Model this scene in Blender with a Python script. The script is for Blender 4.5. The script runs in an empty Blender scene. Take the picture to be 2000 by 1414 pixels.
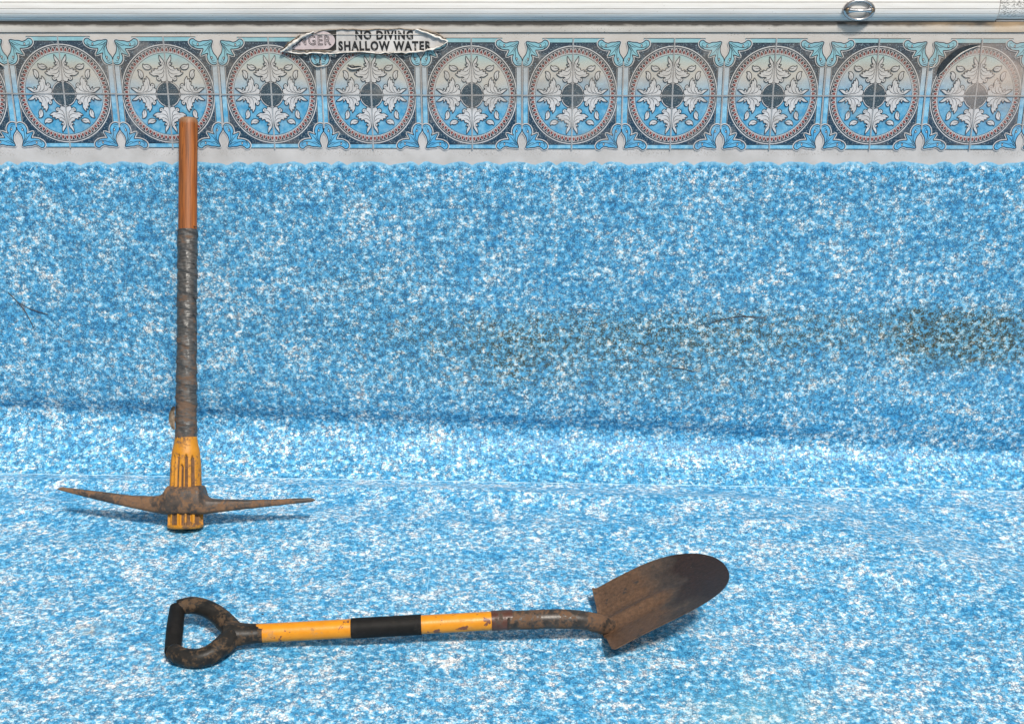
import bpy, bmesh, math, random
from mathutils import Vector, Matrix
from mathutils import noise as mnoise
R = math.radians
random.seed(4)
scn = bpy.context.scene
C = scn.collection

# ------------------------------------------------------------ camera
CAM_H, PITCH, FPX = 1.23, R(19), 2400.0
cam = bpy.data.cameras.new('camera')
cam.sensor_width = 36; cam.lens = 36*FPX/2000; cam.clip_start = .05; cam.clip_end = 500
camo = bpy.data.objects.new('camera', cam); C.objects.link(camo)
camo.location = (0, 0, CAM_H); camo.rotation_euler = (R(90)-PITCH, 0, 0)
scn.camera = camo

# ------------------------------------------------------------ world, sun, exposure (thin bright overcast)
SUN_EL, SUN_AZ = R(53), R(158)          # azimuth clockwise from +Y: behind the camera, a little to the right
w = bpy.data.worlds.new('World'); scn.world = w; w.use_nodes = True
wn = w.node_tree; bg = wn.nodes['Background']
sky = wn.nodes.new('ShaderNodeTexSky'); sky.sky_type = 'NISHITA'; sky.sun_disc = False
sky.sun_elevation = SUN_EL; sky.sun_rotation = SUN_AZ; sky.dust_density = 6; sky.air_density = 1.0; sky.ozone_density = 1.0
hs = wn.nodes.new('ShaderNodeHueSaturation'); hs.inputs['Saturation'].default_value = .12
wn.links.new(sky.outputs[0], hs.inputs['Color']); wn.links.new(hs.outputs[0], bg.inputs['Color'])
bg.inputs['Strength'].default_value = .05
sl = bpy.data.lights.new('sun', 'SUN'); sl.energy = 3.0; sl.angle = R(7); sl.color = (1, .93, .83)
so = bpy.data.objects.new('sun', sl); C.objects.link(so); so.location = (0, 0, 6)
tosun = Vector((math.cos(SUN_EL)*math.sin(SUN_AZ), math.cos(SUN_EL)*math.cos(SUN_AZ), math.sin(SUN_EL)))
so.rotation_euler = tosun.to_track_quat('Z', 'Y').to_euler()
vs = scn.view_settings; vs.view_transform = 'Standard'; vs.look = 'None'; vs.gamma = 1; vs.use_curve_mapping = False
vs.exposure = 0.56

# ------------------------------------------------------------ pixel rays (photograph is 2000 x 1414)
WALL_Y = 2.65
FOOT_Y = 2.56                           # where the cove meets the floor
def floor_z(x): return .059 - .019*x
def ray(px, py):
    c, s = math.cos(PITCH), math.sin(PITCH)
    a, b = (px-1000)/FPX, (707-py)/FPX
    return Vector((a, c + b*s, -s + b*c))
def on_y(px, py, Y=WALL_Y):
    d = ray(px, py); return Vector((0, 0, CAM_H)) + d*(Y/d.y)
def on_floor(px, py, h=0.0):
    d = ray(px, py)
    t = (.059 + h - CAM_H)/(d.z + .019*d.x)
    return Vector((0, 0, CAM_H)) + d*t
def project(p):
    v = p - Vector((0, 0, CAM_H)); c, s = math.cos(PITCH), math.sin(PITCH)
    dep = v.y*c - v.z*s; up = v.y*s + v.z*c
    return 1000 + FPX*v.x/dep, 707 - FPX*up/dep, FPX/dep

# ------------------------------------------------------------ object helpers
def link(name, mesh, parent=None):
    o = bpy.data.objects.new(name, mesh); C.objects.link(o)
    if parent: o.parent = parent
    return o
def tag(o, label=None, cat=None, group=None, kind=None):
    if label: o['label'] = label
    if cat: o['category'] = cat
    if group: o['group'] = group
    if kind: o['kind'] = kind
    return o
def empty(name, loc):
    o = bpy.data.objects.new(name, None); C.objects.link(o); o.location = loc; o.empty_display_size = .05
    return o
class MB:
    def __init__(s): s.v = []; s.f = []; s.m = []
    def add(s, verts, faces, mi=0):
        b = len(s.v); s.v += [tuple(p) for p in verts]
        for f in faces: s.f.append(tuple(b+i for i in f)); s.m.append(mi)
    def grid(s, rows, mi=0, cu=False, cv=False):
        n, k = len(rows), len(rows[0]); fs = []
        for i in range(n if cv else n-1):
            for j in range(k if cu else k-1):
                a, b2 = i*k+j, i*k+(j+1) % k
                c2, d = ((i+1) % n)*k+(j+1) % k, ((i+1) % n)*k+j
                fs.append((a, b2, c2, d))
        s.add([p for r in rows for p in r], fs, mi)
    def tube(s, pts, rad, seg=12, mi=0, caps=True, flat=1.0):
        pts = [Vector(p) for p in pts]; n = len(pts)
        rs = rad if isinstance(rad, (list, tuple)) else [rad]*n
        rows = []; up = None
        for i, p in enumerate(pts):
            t = (pts[min(i+1, n-1)] - pts[max(i-1, 0)]).normalized()
            if up is None:
                up = Vector((0, 0, 1)) if abs(t.z) < .9 else Vector((1, 0, 0))
            sd = t.cross(up).normalized(); up = sd.cross(t).normalized()
            rows.append([p + (sd*math.cos(a) + up*math.sin(a)*flat)*rs[i] for a in [2*math.pi*k/seg for k in range(seg)]])
        b = len(s.v); s.grid(rows, mi, cu=True)
        if caps:
            s.f.append(tuple(b+k for k in range(seg))[::-1]); s.m.append(mi)
            e = b+(n-1)*seg; s.f.append(tuple(e+k for k in range(seg))); s.m.append(mi)
    def mesh(s, name, mats, smooth=True):
        me = bpy.data.meshes.new(name); me.from_pydata(s.v, [], s.f)
        for m in (mats if isinstance(mats, (list, tuple)) else [mats]): me.materials.append(m)
        me.polygons.foreach_set('material_index', s.m)
        me.polygons.foreach_set('use_smooth', [smooth]*len(s.f)); me.update()
        return me
    def build(s, name, mats, parent=None, smooth=True):
        return link(name, s.mesh(name, mats, smooth), parent)
def sharp(o, ang=35):
    me = o.data; bm = bmesh.new(); bm.from_mesh(me)
    bmesh.ops.recalc_face_normals(bm, faces=bm.faces)
    for e in bm.edges:
        if len(e.link_faces) == 2 and e.calc_face_angle(0) > R(ang): e.smooth = False
    bm.to_mesh(me); bm.free(); return o
def catmull(pts, sub=4, closed=True):
    n = len(pts); out = []
    rng = range(n if closed else n-1)
    for i in rng:
        g = (lambda k: pts[k % n]) if closed else (lambda k: pts[max(0, min(n-1, k))])
        p0, p1, p2, p3 = [Vector(g(i+k)) for k in (-1, 0, 1, 2)]
        for j in range(sub):
            t = j/sub
            out.append(.5*((2*p1) + (p2-p0)*t + (2*p0-5*p1+4*p2-p3)*t*t + (3*p1-p0-3*p2+p3)*t**3))
    if not closed: out.append(Vector(pts[-1]))
    return out
def interp(tab, x):
    if x <= tab[0][0]: return tab[0][1]
    for (a, b), (c, d) in zip(tab, tab[1:]):
        if x <= c: return b + (d-b)*(x-a)/(c-a)
    return tab[-1][1]
def smooth01(t): t = max(0, min(1, t)); return t*t*(3-2*t)
def fbm(x, y, z=0.0): return mnoise.fractal((x, y, z), 1.0, 2.0, 4)

# flat printed shapes on the wall plane: local x right, z up, towards the viewer is -y
LAY = .00022
def fill(mb, pts, layer, mi=0):
    from mathutils.geometry import tessellate_polygon
    p3 = [Vector((p[0], p[1], 0)) for p in pts]
    tr = tessellate_polygon([p3])
    mb.add([(p.x, -layer*LAY, p.y) for p in p3], tr, mi)
def ribbon(mb, pts, width, layer, mi=0, closed=False, taper=False):
    n = len(pts); P = [Vector((p[0], p[1])) for p in pts]; L = []; Rr = []
    for i in range(n):
        a = P[(i-1) % n] if closed else P[max(i-1, 0)]
        b = P[(i+1) % n] if closed else P[min(i+1, n-1)]
        t = b-a
        if t.length < 1e-9: t = Vector((1, 0))
        t.normalize(); nn = Vector((-t.y, t.x)); hw = width/2
        if taper: hw *= max(.12, math.sin(math.pi*min(1, (i+.5)/n*.9+.1)))
        L.append(P[i]+nn*hw); Rr.append(P[i]-nn*hw)
    y = -layer*LAY
    mb.grid([[(p.x, y, p.y) for p in L], [(p.x, y, p.y) for p in Rr]], mi, cu=closed)
def ellring(mb, rx, rz, f0, f1, layer, mi=0, seg=96):
    rows = [[(rx*f*math.cos(a), -layer*LAY, rz*f*math.sin(a)) for a in [2*math.pi*k/seg for k in range(seg)]] for f in (f0, f1)]
    mb.grid(rows, mi, cu=True)
def rect(mb, x0, x1, z0, z1, layer, mi=0):
    y = -layer*LAY; mb.add([(x0, y, z0), (x1, y, z0), (x1, y, z1), (x0, y, z1)], [(0, 1, 2, 3)], mi)

# ------------------------------------------------------------ node helpers
class NT:
    def __init__(s, name):
        s.mat = bpy.data.materials.new(name); s.mat.use_nodes = True
        s.t = s.mat.node_tree; s.b = s.t.nodes['Principled BSDF']
    def node(s, typ, **kw):
        n = s.t.nodes.new(typ)
        for k, v in kw.items(): setattr(n, k, v)
        return n
    def put(s, sock, v):
        if v is None: return
        if isinstance(v, bpy.types.NodeSocket): s.t.links.new(v, sock)
        else:
            if isinstance(v, (tuple, list)) and len(v) == 3 and sock.type == 'RGBA': v = (*v, 1)
            sock.default_value = v
    def math(s, op, a, b=None, c=None, clamp=False):
        n = s.node('ShaderNodeMath', operation=op, use_clamp=clamp)
        for i, v in enumerate((a, b, c)): s.put(n.inputs[i], v)
        return n.outputs[0]
    def mix(s, fac, a, b, blend='MIX'):
        n = s.node('ShaderNodeMix', data_type='RGBA', blend_type=blend)
        s.put(n.inputs[0], fac); s.put(n.inputs[6], a); s.put(n.inputs[7], b)
        return n.outputs[2]
    def ramp(s, fac, stops, interp='LINEAR'):
        n = s.node('ShaderNodeValToRGB'); e = n.color_ramp.elements; n.color_ramp.interpolation = interp
        while len(e) < len(stops): e.new(.5)
        for el, (p, c) in zip(e, stops):
            el.position = p; el.color = (*c, 1) if isinstance(c, (tuple, list)) else (c, c, c, 1)
        s.put(n.inputs[0], fac); return n.outputs[0]
    def rng(s, v, a, b, c=0.0, d=1.0):
        n = s.node('ShaderNodeMapRange'); s.put(n.inputs[0], v)
        for i, x in enumerate((a, b, c, d)): n.inputs[i+1].default_value = x
        return n.outputs[0]
    def noise(s, vec, scale, detail=3, rough=.55, dist=0.0):
        n = s.node('ShaderNodeTexNoise'); s.put(n.inputs['Vector'], vec)
        n.inputs['Scale'].default_value = scale; n.inputs['Detail'].default_value = detail
        n.inputs['Roughness'].default_value = rough; n.inputs['Distortion'].default_value = dist
        return n.outputs['Fac']
    def vor(s, vec, scale, feature='F1', rnd=1.0):
        n = s.node('ShaderNodeTexVoronoi', feature=feature); s.put(n.inputs['Vector'], vec)
        n.inputs['Scale'].default_value = scale; n.inputs['Randomness'].default_value = rnd
        return n
    def mapping(s, vec, scale=(1, 1, 1), rot=(0, 0, 0), loc=(0, 0, 0)):
        n = s.node('ShaderNodeMapping'); s.put(n.inputs[0], vec)
        n.inputs['Scale'].default_value = scale; n.inputs['Rotation'].default_value = rot; n.inputs['Location'].default_value = loc
        return n.outputs[0]
    def obj(s): return s.node('ShaderNodeTexCoord').outputs['Object']
    def pos(s): return s.node('ShaderNodeNewGeometry').outputs['Position']
    def uv(s): return s.node('ShaderNodeUVMap').outputs[0]
    def sep(s, v):
        n = s.node('ShaderNodeSeparateXYZ'); s.put(n.inputs[0], v); return n.outputs
    def comb(s, x, y, z=0.0):
        n = s.node('ShaderNodeCombineXYZ')
        for i, v in enumerate((x, y, z)): s.put(n.inputs[i], v)
        return n.outputs[0]
    def attr(s, name): return s.node('ShaderNodeAttribute', attribute_name=name).outputs['Fac']
    def bump(s, h, strength=.3, dist=.001):
        n = s.node('ShaderNodeBump'); n.inputs['Strength'].default_value = strength; n.inputs['Distance'].default_value = dist
        s.put(n.inputs['Height'], h); s.put(s.b.inputs['Normal'], n.outputs[0])
    def done(s, col, rough=.5, metal=0.0, spec=.4):
        s.put(s.b.inputs['Base Color'], col); s.put(s.b.inputs['Roughness'], rough)
        s.put(s.b.inputs['Metallic'], metal); s.b.inputs['Specular IOR Level'].default_value = spec
        return s.mat

def vec_add(n, a, b, k):
    m = n.node('ShaderNodeVectorMath', operation='MULTIPLY_ADD')
    n.put(m.inputs[0], b); m.inputs[1].default_value = (k, k, k); n.put(m.inputs[2], a); return m.outputs[0]

def flecks(n, uv, bias=0.0, gain=1.0):
    """crushed-pebble print of a vinyl liner, coordinates in metres"""
    nz = n.node('ShaderNodeTexNoise'); n.put(nz.inputs['Vector'], uv); nz.inputs['Scale'].default_value = 170; nz.inputs['Detail'].default_value = 2
    wv = vec_add(n, uv, nz.outputs['Color'], .0055)
    v1 = n.vor(wv, 185); v2 = n.vor(wv, 330)
    e1 = n.vor(wv, 185, 'DISTANCE_TO_EDGE').outputs['Distance']; e2 = n.vor(wv, 330, 'DISTANCE_TO_EDGE').outputs['Distance']
    r1 = n.sep(v1.outputs['Color'])[0]; r2 = n.sep(v2.outputs['Color'])[1]
    big = n.noise(uv, 24, 3, .6); mid = n.noise(uv, 70, 3, .55); huge = n.noise(uv, 4, 2, .5)
    val = n.math('MULTIPLY', r1, .22)
    val = n.math('MULTIPLY_ADD', r2, .17, val)
    val = n.math('MULTIPLY_ADD', big, .50, val)
    val = n.math('MULTIPLY_ADD', mid, .55, val)
    val = n.math('MULTIPLY_ADD', huge, .15, val)
    val = n.math('MULTIPLY_ADD', n.math('SUBTRACT', n.noise(uv, 13, 3, .6), .5), gain, n.math('ADD', val, bias))
    col = n.ramp(n.rng(val, .50, 1.16), [(0, (.006, .11, .31)), (.20, (.022, .21, .47)), (.44, (.060, .325, .59)), (.62, (.135, .43, .67)),
                            (.75, (.35, .60, .76)), (.88, (.66, .75, .79)), (1, (.86, .83, .79))])
    em = n.math('MINIMUM', n.math('MULTIPLY', e1, 1.0), n.math('MULTIPLY', e2, 1.5))
    thick = n.rng(n.noise(uv, 85, 3, .6), .36, .64, -.04, .27)
    edge = n.math('SUBTRACT', 1.0, n.math('DIVIDE', em, n.math('MAXIMUM', thick, .001)), clamp=True)
    col = n.mix(n.math('MULTIPLY', n.math('POWER', edge, .9), .95), col, (.002, .045, .125))
    return col, edge, big

def liner_wall():
    n = NT('vinyl_liner_wall'); uv = n.uv(); x, z, _ = n.sep(uv)
    col, edge, big = flecks(n, uv, .095, .34)
    st = n.attr('stain')
    # old water-line dirt: brown in the joints, a dull olive veil on the flecks
    blot = n.noise(n.mapping(uv, (.6, .9, 1)), 95, 6, .72)
    s1 = n.math('MULTIPLY', st, n.rng(blot, .36, .62), clamp=True)
    col = n.mix(n.math('MULTIPLY', s1, .36), col, (.085, .12, .065))
    s2 = n.math('MULTIPLY', n.math('MULTIPLY', st, edge, clamp=True), n.rng(blot, .32, .60, .3, 1.9), clamp=True)
    col = n.mix(n.math('MULTIPLY', s2, 1.0, clamp=True), col, (.026, .026, .008))
    tan = n.math('MULTIPLY', n.rng(n.noise(uv, 48, 2, .5), .62, .70), n.attr('tan'))
    col = n.mix(n.math('MULTIPLY', tan, .22), col, (.66, .56, .40))
    veil = n.math('MULTIPLY', n.attr('veil'), .07)
    col = n.mix(veil, col, (.20, .30, .34))
    # scalloped upper edge of the pebble print
    w1 = n.math('ABSOLUTE', n.math('SINE', n.math('MULTIPLY_ADD', x, 52.0, n.math('MULTIPLY', n.noise(n.comb(x, 0.0), 7, 1), 9.0))))
    w2 = n.math('ABSOLUTE', n.math('SINE', n.math('MULTIPLY_ADD', x, 97.0, n.math('MULTIPLY', n.noise(n.comb(x, 3.0), 9, 1), 7.0))))
    edgez = n.math('MULTIPLY_ADD', w1, .0075, .7665); edgez = n.math('MULTIPLY_ADD', w2, .0014, edgez)
    d = n.math('SUBTRACT', edgez, z)
    sm = n.ramp(n.noise(uv, 120, 3), [(.3, (.10, .36, .58)), (.7, (.33, .58, .74))])
    band = n.rng(n.math('MULTIPLY_ADD', n.noise(uv, 90, 3), .026, d), .012, .026)
    col = n.mix(band, sm, col)
    pal = n.ramp(n.noise(uv, 14, 3), [(.3, (.38, .37, .37)), (.7, (.50, .49, .50))])
    pal = n.mix(n.math('MULTIPLY', n.rng(z, .93, .98), .55), pal, (.50, .45, .40))
    speck = n.rng(n.noise(n.mapping(uv, (1, 1.6, 1)), 300, 3, .6), .575, .64)
    z1 = n.math('MULTIPLY', n.rng(z, .784, .79), n.rng(z, .806, .798))
    z2 = n.rng(z, 1.03, 1.045)
    spm = n.math('MULTIPLY', n.math('MAXIMUM', z1, z2), n.rng(n.noise(uv, 9, 3), .42, .56))
    pal = n.mix(n.math('MULTIPLY', n.math('MULTIPLY', speck, spm), .8), pal, (.10, .075, .055))
    grime_shade = n.rng(n.math('MULTIPLY_ADD', n.noise(n.mapping(uv, (.6, 1, 1)), 30, 4), .016, z), 1.0605, 1.0705)
    pal = n.mix(n.math('MULTIPLY', grime_shade, .85), pal, (.055, .048, .04))  # grime under the coping, with the gap's shadow painted into it
    col = n.mix(n.rng(d, -.0004, .0008), pal, col)
    n.bump(n.noise(uv, 160, 3), .12, .001)
    return n.done(col, .5, 0, .3)
def liner_floor():
    n = NT('vinyl_liner_floor'); uv = n.uv()
    col, edge, big = flecks(n, uv, .15, .50)
    col = n.mix(.08, col, (.06, .36, .74))
    st = n.math('MULTIPLY', n.attr('stain'), n.rng(n.noise(uv, 60, 4), .3, .6), clamp=True)
    col = n.mix(st, col, (.30, .22, .12))
    gr = n.math('MULTIPLY', n.attr('veil'), .28)
    col = n.mix(gr, col, (.15, .40, .46))
    n.bump(n.noise(uv, 160, 3), .12, .001)
    return n.done(col, .45, 0, .35)

def printed(name, col, faded, var=.12, speck=None, fade_max=.85, col2=None):
    """ink on the tile band: bleached between the old water line and the coping"""
    n = NT(name); p = n.pos(); x, y, z = n.sep(p)
    base = col
    if col2 is not None: base = n.ramp(n.noise(p, 75, 4, .65), [(.38, col), (.66, col2)])
    else:
        base = n.mix(n.rng(n.noise(p, 60, 4), .3, .7), tuple(c*(1-var) for c in col), tuple(min(1, c*(1+var)) for c in col))
    zz = n.math('MULTIPLY_ADD', n.math('SUBTRACT', n.noise(p, 6, 3), .5), .10, z)
    f = n.ramp(n.rng(zz, .80, 1.05), [(0, 0.0), (.38, 0.0), (.50, .45), (.62, .95), (.74, 1.0), (.84, .62), (.93, .35), (1, .30)])
    # bleached patch near the torn tile, with a warm pinkish reflection painted in
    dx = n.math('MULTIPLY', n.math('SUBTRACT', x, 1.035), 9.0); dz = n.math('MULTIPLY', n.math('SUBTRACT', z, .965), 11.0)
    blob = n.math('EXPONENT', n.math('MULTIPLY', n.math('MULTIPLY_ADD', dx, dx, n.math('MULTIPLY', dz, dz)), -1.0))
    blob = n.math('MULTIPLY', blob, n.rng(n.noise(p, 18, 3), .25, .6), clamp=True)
    col_o = n.mix(n.math('MULTIPLY', f, fade_max), base, faded)
    tealf = n.math('MULTIPLY', n.rng(z, .97, 1.0), .6)
    if name in ('print_blue', 'print_sky', 'print_bar'): col_o = n.mix(tealf, col_o, (.22, .42, .42))
    if speck is not None:
        sp = n.rng(n.noise(p, 420, 2, .6), .57, .66)
        col_o = n.mix(n.math('MULTIPLY', sp, .75), col_o, speck)
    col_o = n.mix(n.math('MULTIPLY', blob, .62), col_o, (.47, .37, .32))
    drt = n.rng(n.noise(n.mapping(p, (.45, 1, 1)), 26, 6, .7), .50, .70)
    col_o = n.mix(n.math('MULTIPLY', drt, .38), col_o, (.22, .19, .16))
    worn = n.rng(n.noise(p, 11, 5, .7), .56, .70)
    col_o = n.mix(n.math('MULTIPLY', worn, .30), col_o, (.46, .43, .40))
    return n.done(col_o, .5, 0, .3)

def simple(name, col, col2, scale=60, rough=.5, metal=0.0, spec=.4, bump=.15, stretch=(1, 1, 1), lo=.35, hi=.65):
    n = NT(name); p = n.mapping(n.obj(), stretch)
    f = n.noise(p, scale, 5, .6)
    c = n.ramp(f, [(lo, col), (hi, col2)])
    if bump: n.bump(f, bump, .001)
    return n.done(c, rough, metal, spec)

def dirty(name, base, base2, dirt=(.25, .155, .09), amount=.5, chip=None, rough=.55, scale=26, metal=0.0, spec=.4, chip_lo=.62):
    n = NT(name); p = n.obj()
    c = n.ramp(n.noise(p, 70, 4), [(.3, base), (.7, base2)])
    f1 = n.noise(p, scale, 6, .68, .3); f2 = n.noise(p, 190, 4, .65)
    m = n.math('ADD', n.math('MULTIPLY', f1, .7), n.math('MULTIPLY', f2, .3))
    k = .5 + (.5-amount)*.22
    mask = n.rng(m, k-.035, k+.035)
    dcol = n.mix(n.noise(p, 120, 4), tuple(d*.62 for d in dirt), tuple(min(1, d*1.3) for d in dirt))
    c = n.mix(mask, c, dcol)
    rr = n.math('MULTIPLY_ADD', mask, .9-rough, rough)
    if chip is not None:
        ch = n.rng(n.noise(p, 38, 5, .62, .4), chip_lo, chip_lo+.015)
        c = n.mix(ch, c, chip)
    n.bump(m, .45, .0015)
    mt = n.math('MULTIPLY', n.math('SUBTRACT', 1.0, mask), metal)
    return n.done(c, rr, mt, spec)

M = {}
M['wall'] = liner_wall(); M['floor'] = liner_floor()
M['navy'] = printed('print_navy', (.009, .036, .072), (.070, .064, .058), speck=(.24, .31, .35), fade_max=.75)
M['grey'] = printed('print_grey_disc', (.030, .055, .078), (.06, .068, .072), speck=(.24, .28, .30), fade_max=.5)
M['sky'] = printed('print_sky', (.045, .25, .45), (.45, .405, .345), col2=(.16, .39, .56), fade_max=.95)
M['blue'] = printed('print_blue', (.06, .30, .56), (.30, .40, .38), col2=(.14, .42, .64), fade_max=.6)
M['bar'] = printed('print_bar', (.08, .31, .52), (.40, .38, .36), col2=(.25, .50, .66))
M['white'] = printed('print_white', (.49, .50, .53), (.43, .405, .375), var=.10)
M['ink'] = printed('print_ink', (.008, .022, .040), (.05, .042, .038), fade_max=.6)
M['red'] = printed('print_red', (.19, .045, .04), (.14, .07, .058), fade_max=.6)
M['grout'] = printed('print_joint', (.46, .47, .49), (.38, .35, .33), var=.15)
M['coping'] = None

# ------------------------------------------------------------ pool wall: flat band, slight belly, crease and cove
def crease_z(x): return .150 - .046*x + .006*math.sin(2.3*x+.6)
def wall_profile(x):
    zc = crease_z(x); zf = floor_z(x) + .0
    pts = []
    for k in range(0, 40):                     # upper part, straight
        z = 1.085 - k*(1.085-.40)/40; pts.append((WALL_Y, z))
    amp = .0105*(1+.30*math.sin(1.9*x+2.4)+.22*math.sin(4.3*x))
    def groove(z): return amp*math.exp(-((z-zc)/(.024 if z > zc else .075))**2)
    for k in range(0, 40):                     # tucks in at the crease
        z = .40 + (zc-.40)*k/40
        pts.append((WALL_Y + groove(z) - .003*math.exp(-((z-zc-.09)/.05)**2), z))
    A = R(58)
    for k in range(0, 41):                     # cove swinging out to the floor
        a = A*k/40; z = zc + (zf-zc)*math.sin(a)/math.sin(A)
        q = (1-math.cos(a))/(1-math.cos(A))
        pts.append((WALL_Y + groove(z)*(1-q) + (FOOT_Y-WALL_Y)*q, z))
    return pts
def spaced(lo, a, b, hi, step, coarse):
    xs = []; v = lo
    while v < a-1e-6: xs.append(v); v += coarse
    v = a
    while v < b-1e-6: xs.append(v); v += step
    v = b
    while v < hi+1e-6: xs.append(v); v += coarse
    return xs
XS = spaced(-4.4, -1.4, 1.4, 4.4, .02, .15)
def gblob(px, py, cx, cy, rx, ry, pw=2): return math.exp(-(abs((px-cx)/rx)**pw) - (abs((py-cy)/ry)**pw))
def wall_stain(p):
    px, py, _ = project(p)
    s = 0
    s += 1.05*gblob(px, py, 1880, 655, 130, 62, 4)
    s += .45*gblob(px, py, 1450, 645, 560, 48, 4)
    s += .25*gblob(px, py, 1150, 690, 420, 70, 4)
    s += .38*gblob(px, py, 1000, 695, 80, 50)
    s += .12*gblob(px, py, 700, 640, 250, 50)
    s += .22*gblob(px, py, 1300, 740, 350, 60)
    s += .20*gblob(px, py, 720, 550, 120, 40)
    s += .06*gblob(px, py, 300, 500, 500, 300)
    cut = smooth01((py-592-14*fbm(px*.012, 3.1))/30)
    if px > 1480: cut *= 1 - smooth01((py-(760-(px-1480)*.11))/18)*.85
    k = smooth01((px-800)/150)
    return 1.1*(s*(.3+.7*cut)*k + s*(1-k))
verts = []; uvs = []; sta = []; tan = []; veil = []
prof = [wall_profile(x) for x in XS]; NP = len(prof[0])
for x, pr in zip(XS, prof):
    v = 1.085; last = pr[0]
    for (y, z) in pr:
        v -= math.hypot(y-last[0], z-last[1]); last = (y, z)
        wob = .0012*fbm(x*2.2, z*3.0)*smooth01((.74-z)/.1)
        p = Vector((x, y+wob*4, z)); verts.append(p); uvs.append((x, v)); sta.append(wall_stain(p))
        t = z; tan.append(1.0 if t < .33 else max(.25, 1-(t-.33)*1.6)); veil.append(smooth01((z-.16)/.1)*smooth01((.76-z)/.05))
faces = []
for i in range(len(XS)-1):
    for j in range(NP-1):
        a = i*NP+j; faces.append((a, a+1, a+NP+1, a+NP))
me = bpy.data.meshes.new('pool_wall'); me.from_pydata(verts, [], faces); me.materials.append(M['wall'])
def finish_sheet(me, uvs, **attrs):
    ul = me.uv_layers.new(name='UVMap')
    li = [0]*len(me.loops); me.loops.foreach_get('vertex_index', li)
    ul.data.foreach_set('uv', [c for i in li for c in uvs[i]])
    for k, vals in attrs.items():
        a = me.attributes.new(k, 'FLOAT', 'POINT'); a.data.foreach_set('value', vals)
    me.polygons.foreach_set('use_smooth', [True]*len(me.polygons)); me.update()
finish_sheet(me, uvs, stain=sta, tan=tan, veil=veil)
wall = link('pool_wall', me)
tag(wall, 'blue pebble-print vinyl pool wall with a tile-pattern band along its top', 'wall')

# ------------------------------------------------------------ pool floor
def ripple(x, y):
    h = 0.0
    dseam = FOOT_Y - y
    ex = .35 + .75*math.exp(-((x-.10)/.50)**2) + .55*math.exp(-((x+1.0)/.25)**2)
    c1 = .078 + .018*math.sin(2.3*x) + .02*x; c2 = .20 + .03*math.sin(1.7*x+1)
    h += ex*(.0125*math.exp(-((dseam-c1)/.036)**2) + .0052*math.exp(-((dseam-c2)/.045)**2))
    r = math.hypot(x-.26, (y-1.60)*1.05)
    ang = math.atan2(y-1.6, x-.26)
    side = smooth01((x-.25)/.45)
    h += .024*side*math.exp(-((r-.82)/.17)**2)
    h -= .010*side*math.exp(-((r-1.05)/.11)**2)
    h += .0030*side*math.sin(r*52+1.5*ang)*math.exp(-((r-.72)/.22)**2)
    h += .0060*fbm(x*2.0+5, y*4.5)*smooth01(dseam/.1)
    return h*smooth01(dseam/.05)
YS = []
y = FOOT_Y
while y > 1.45: YS.append(y); y -= .0125
while y > -2.5: YS.append(y); y -= .14
def floor_point(x, y): return Vector((x, y, floor_z(x)+ripple(x, y)))
verts = []; uvs = []; sta = []; vei = []
for x in XS:
    for y in YS:
        p = floor_point(x, y); verts.append(p); uvs.append((x+.37, y+.9))
        px, py, _ = project(p)
        s = 1.0*gblob(px, py, 172, 1232, 11, 7) + .35*gblob(px, py, 190, 1225, 24, 8)
        sta.append(s); vei.append(gblob(px, py, 1480, 1400, 130, 60))
NY = len(YS); faces = []
for i in range(len(XS)-1):
    for j in range(NY-1):
        a = i*NY+j; faces.append((a, a+1, a+NY+1, a+NY))
me = bpy.data.meshes.new('pool_floor'); me.from_pydata(verts, [], faces); me.materials.append(M['floor'])
finish_sheet(me, uvs, stain=sta, veil=vei)
floor = link('pool_floor', me); tag(floor, kind='structure')
M['seam'] = simple('vinyl_seam', (.12, .36, .55), (.42, .58, .68), 40)
def floor_strip(pts, wd=.0011, hgt=.0009):
    mb = MB(); rows = []
    for i, p in enumerate(pts):
        t = (pts[min(i+1, len(pts)-1)]-pts[max(i-1, 0)]).normalized(); sd = Vector((-t.y, t.x, 0)).normalized()*wd/2
        rows.append([p-sd+Vector((0, 0, -.002)), p-sd*.8+Vector((0, 0, hgt)), p+sd*.8+Vector((0, 0, hgt)), p+sd+Vector((0, 0, -.002))])
    mb.grid(rows); return mb
def floor_line(p0, p1, n=60):
    return [floor_point(p0[0]+(p1[0]-p0[0])*k/n, p0[1]+(p1[1]-p0[1])*k/n) for k in range(n+1)]
a, b = on_floor(840, 1000), on_floor(810, 1414)
floor_strip(floor_line((a.x+.01, FOOT_Y-.02), (b.x, 1.45), 110)).build('seam', M['seam'], floor)
a, b = on_floor(145, 1010), on_floor(0, 1252)
d = (b-a); floor_strip(floor_line((a.x, a.y), (a.x+d.x*2, a.y+d.y*2), 110)).build('seam', M['seam'], floor)
pts = [Vector((x, FOOT_Y-.0015, floor_z(x)+.0008)) for x in XS]
floor_strip(pts, .0008, .0004).build('seam', M['seam'], floor)

# ------------------------------------------------------------ deck behind the coping
mb = MB(); mb.grid([[(x, y, 1.128) for x in (-60, -6, 0, 6, 60)] for y in (2.70, 4, 8, 90)])
M['deck'] = simple('concrete_deck', (.30, .28, .26), (.42, .40, .37), 8)
tag(mb.build('pool_deck', M['deck']), kind='structure')

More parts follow.
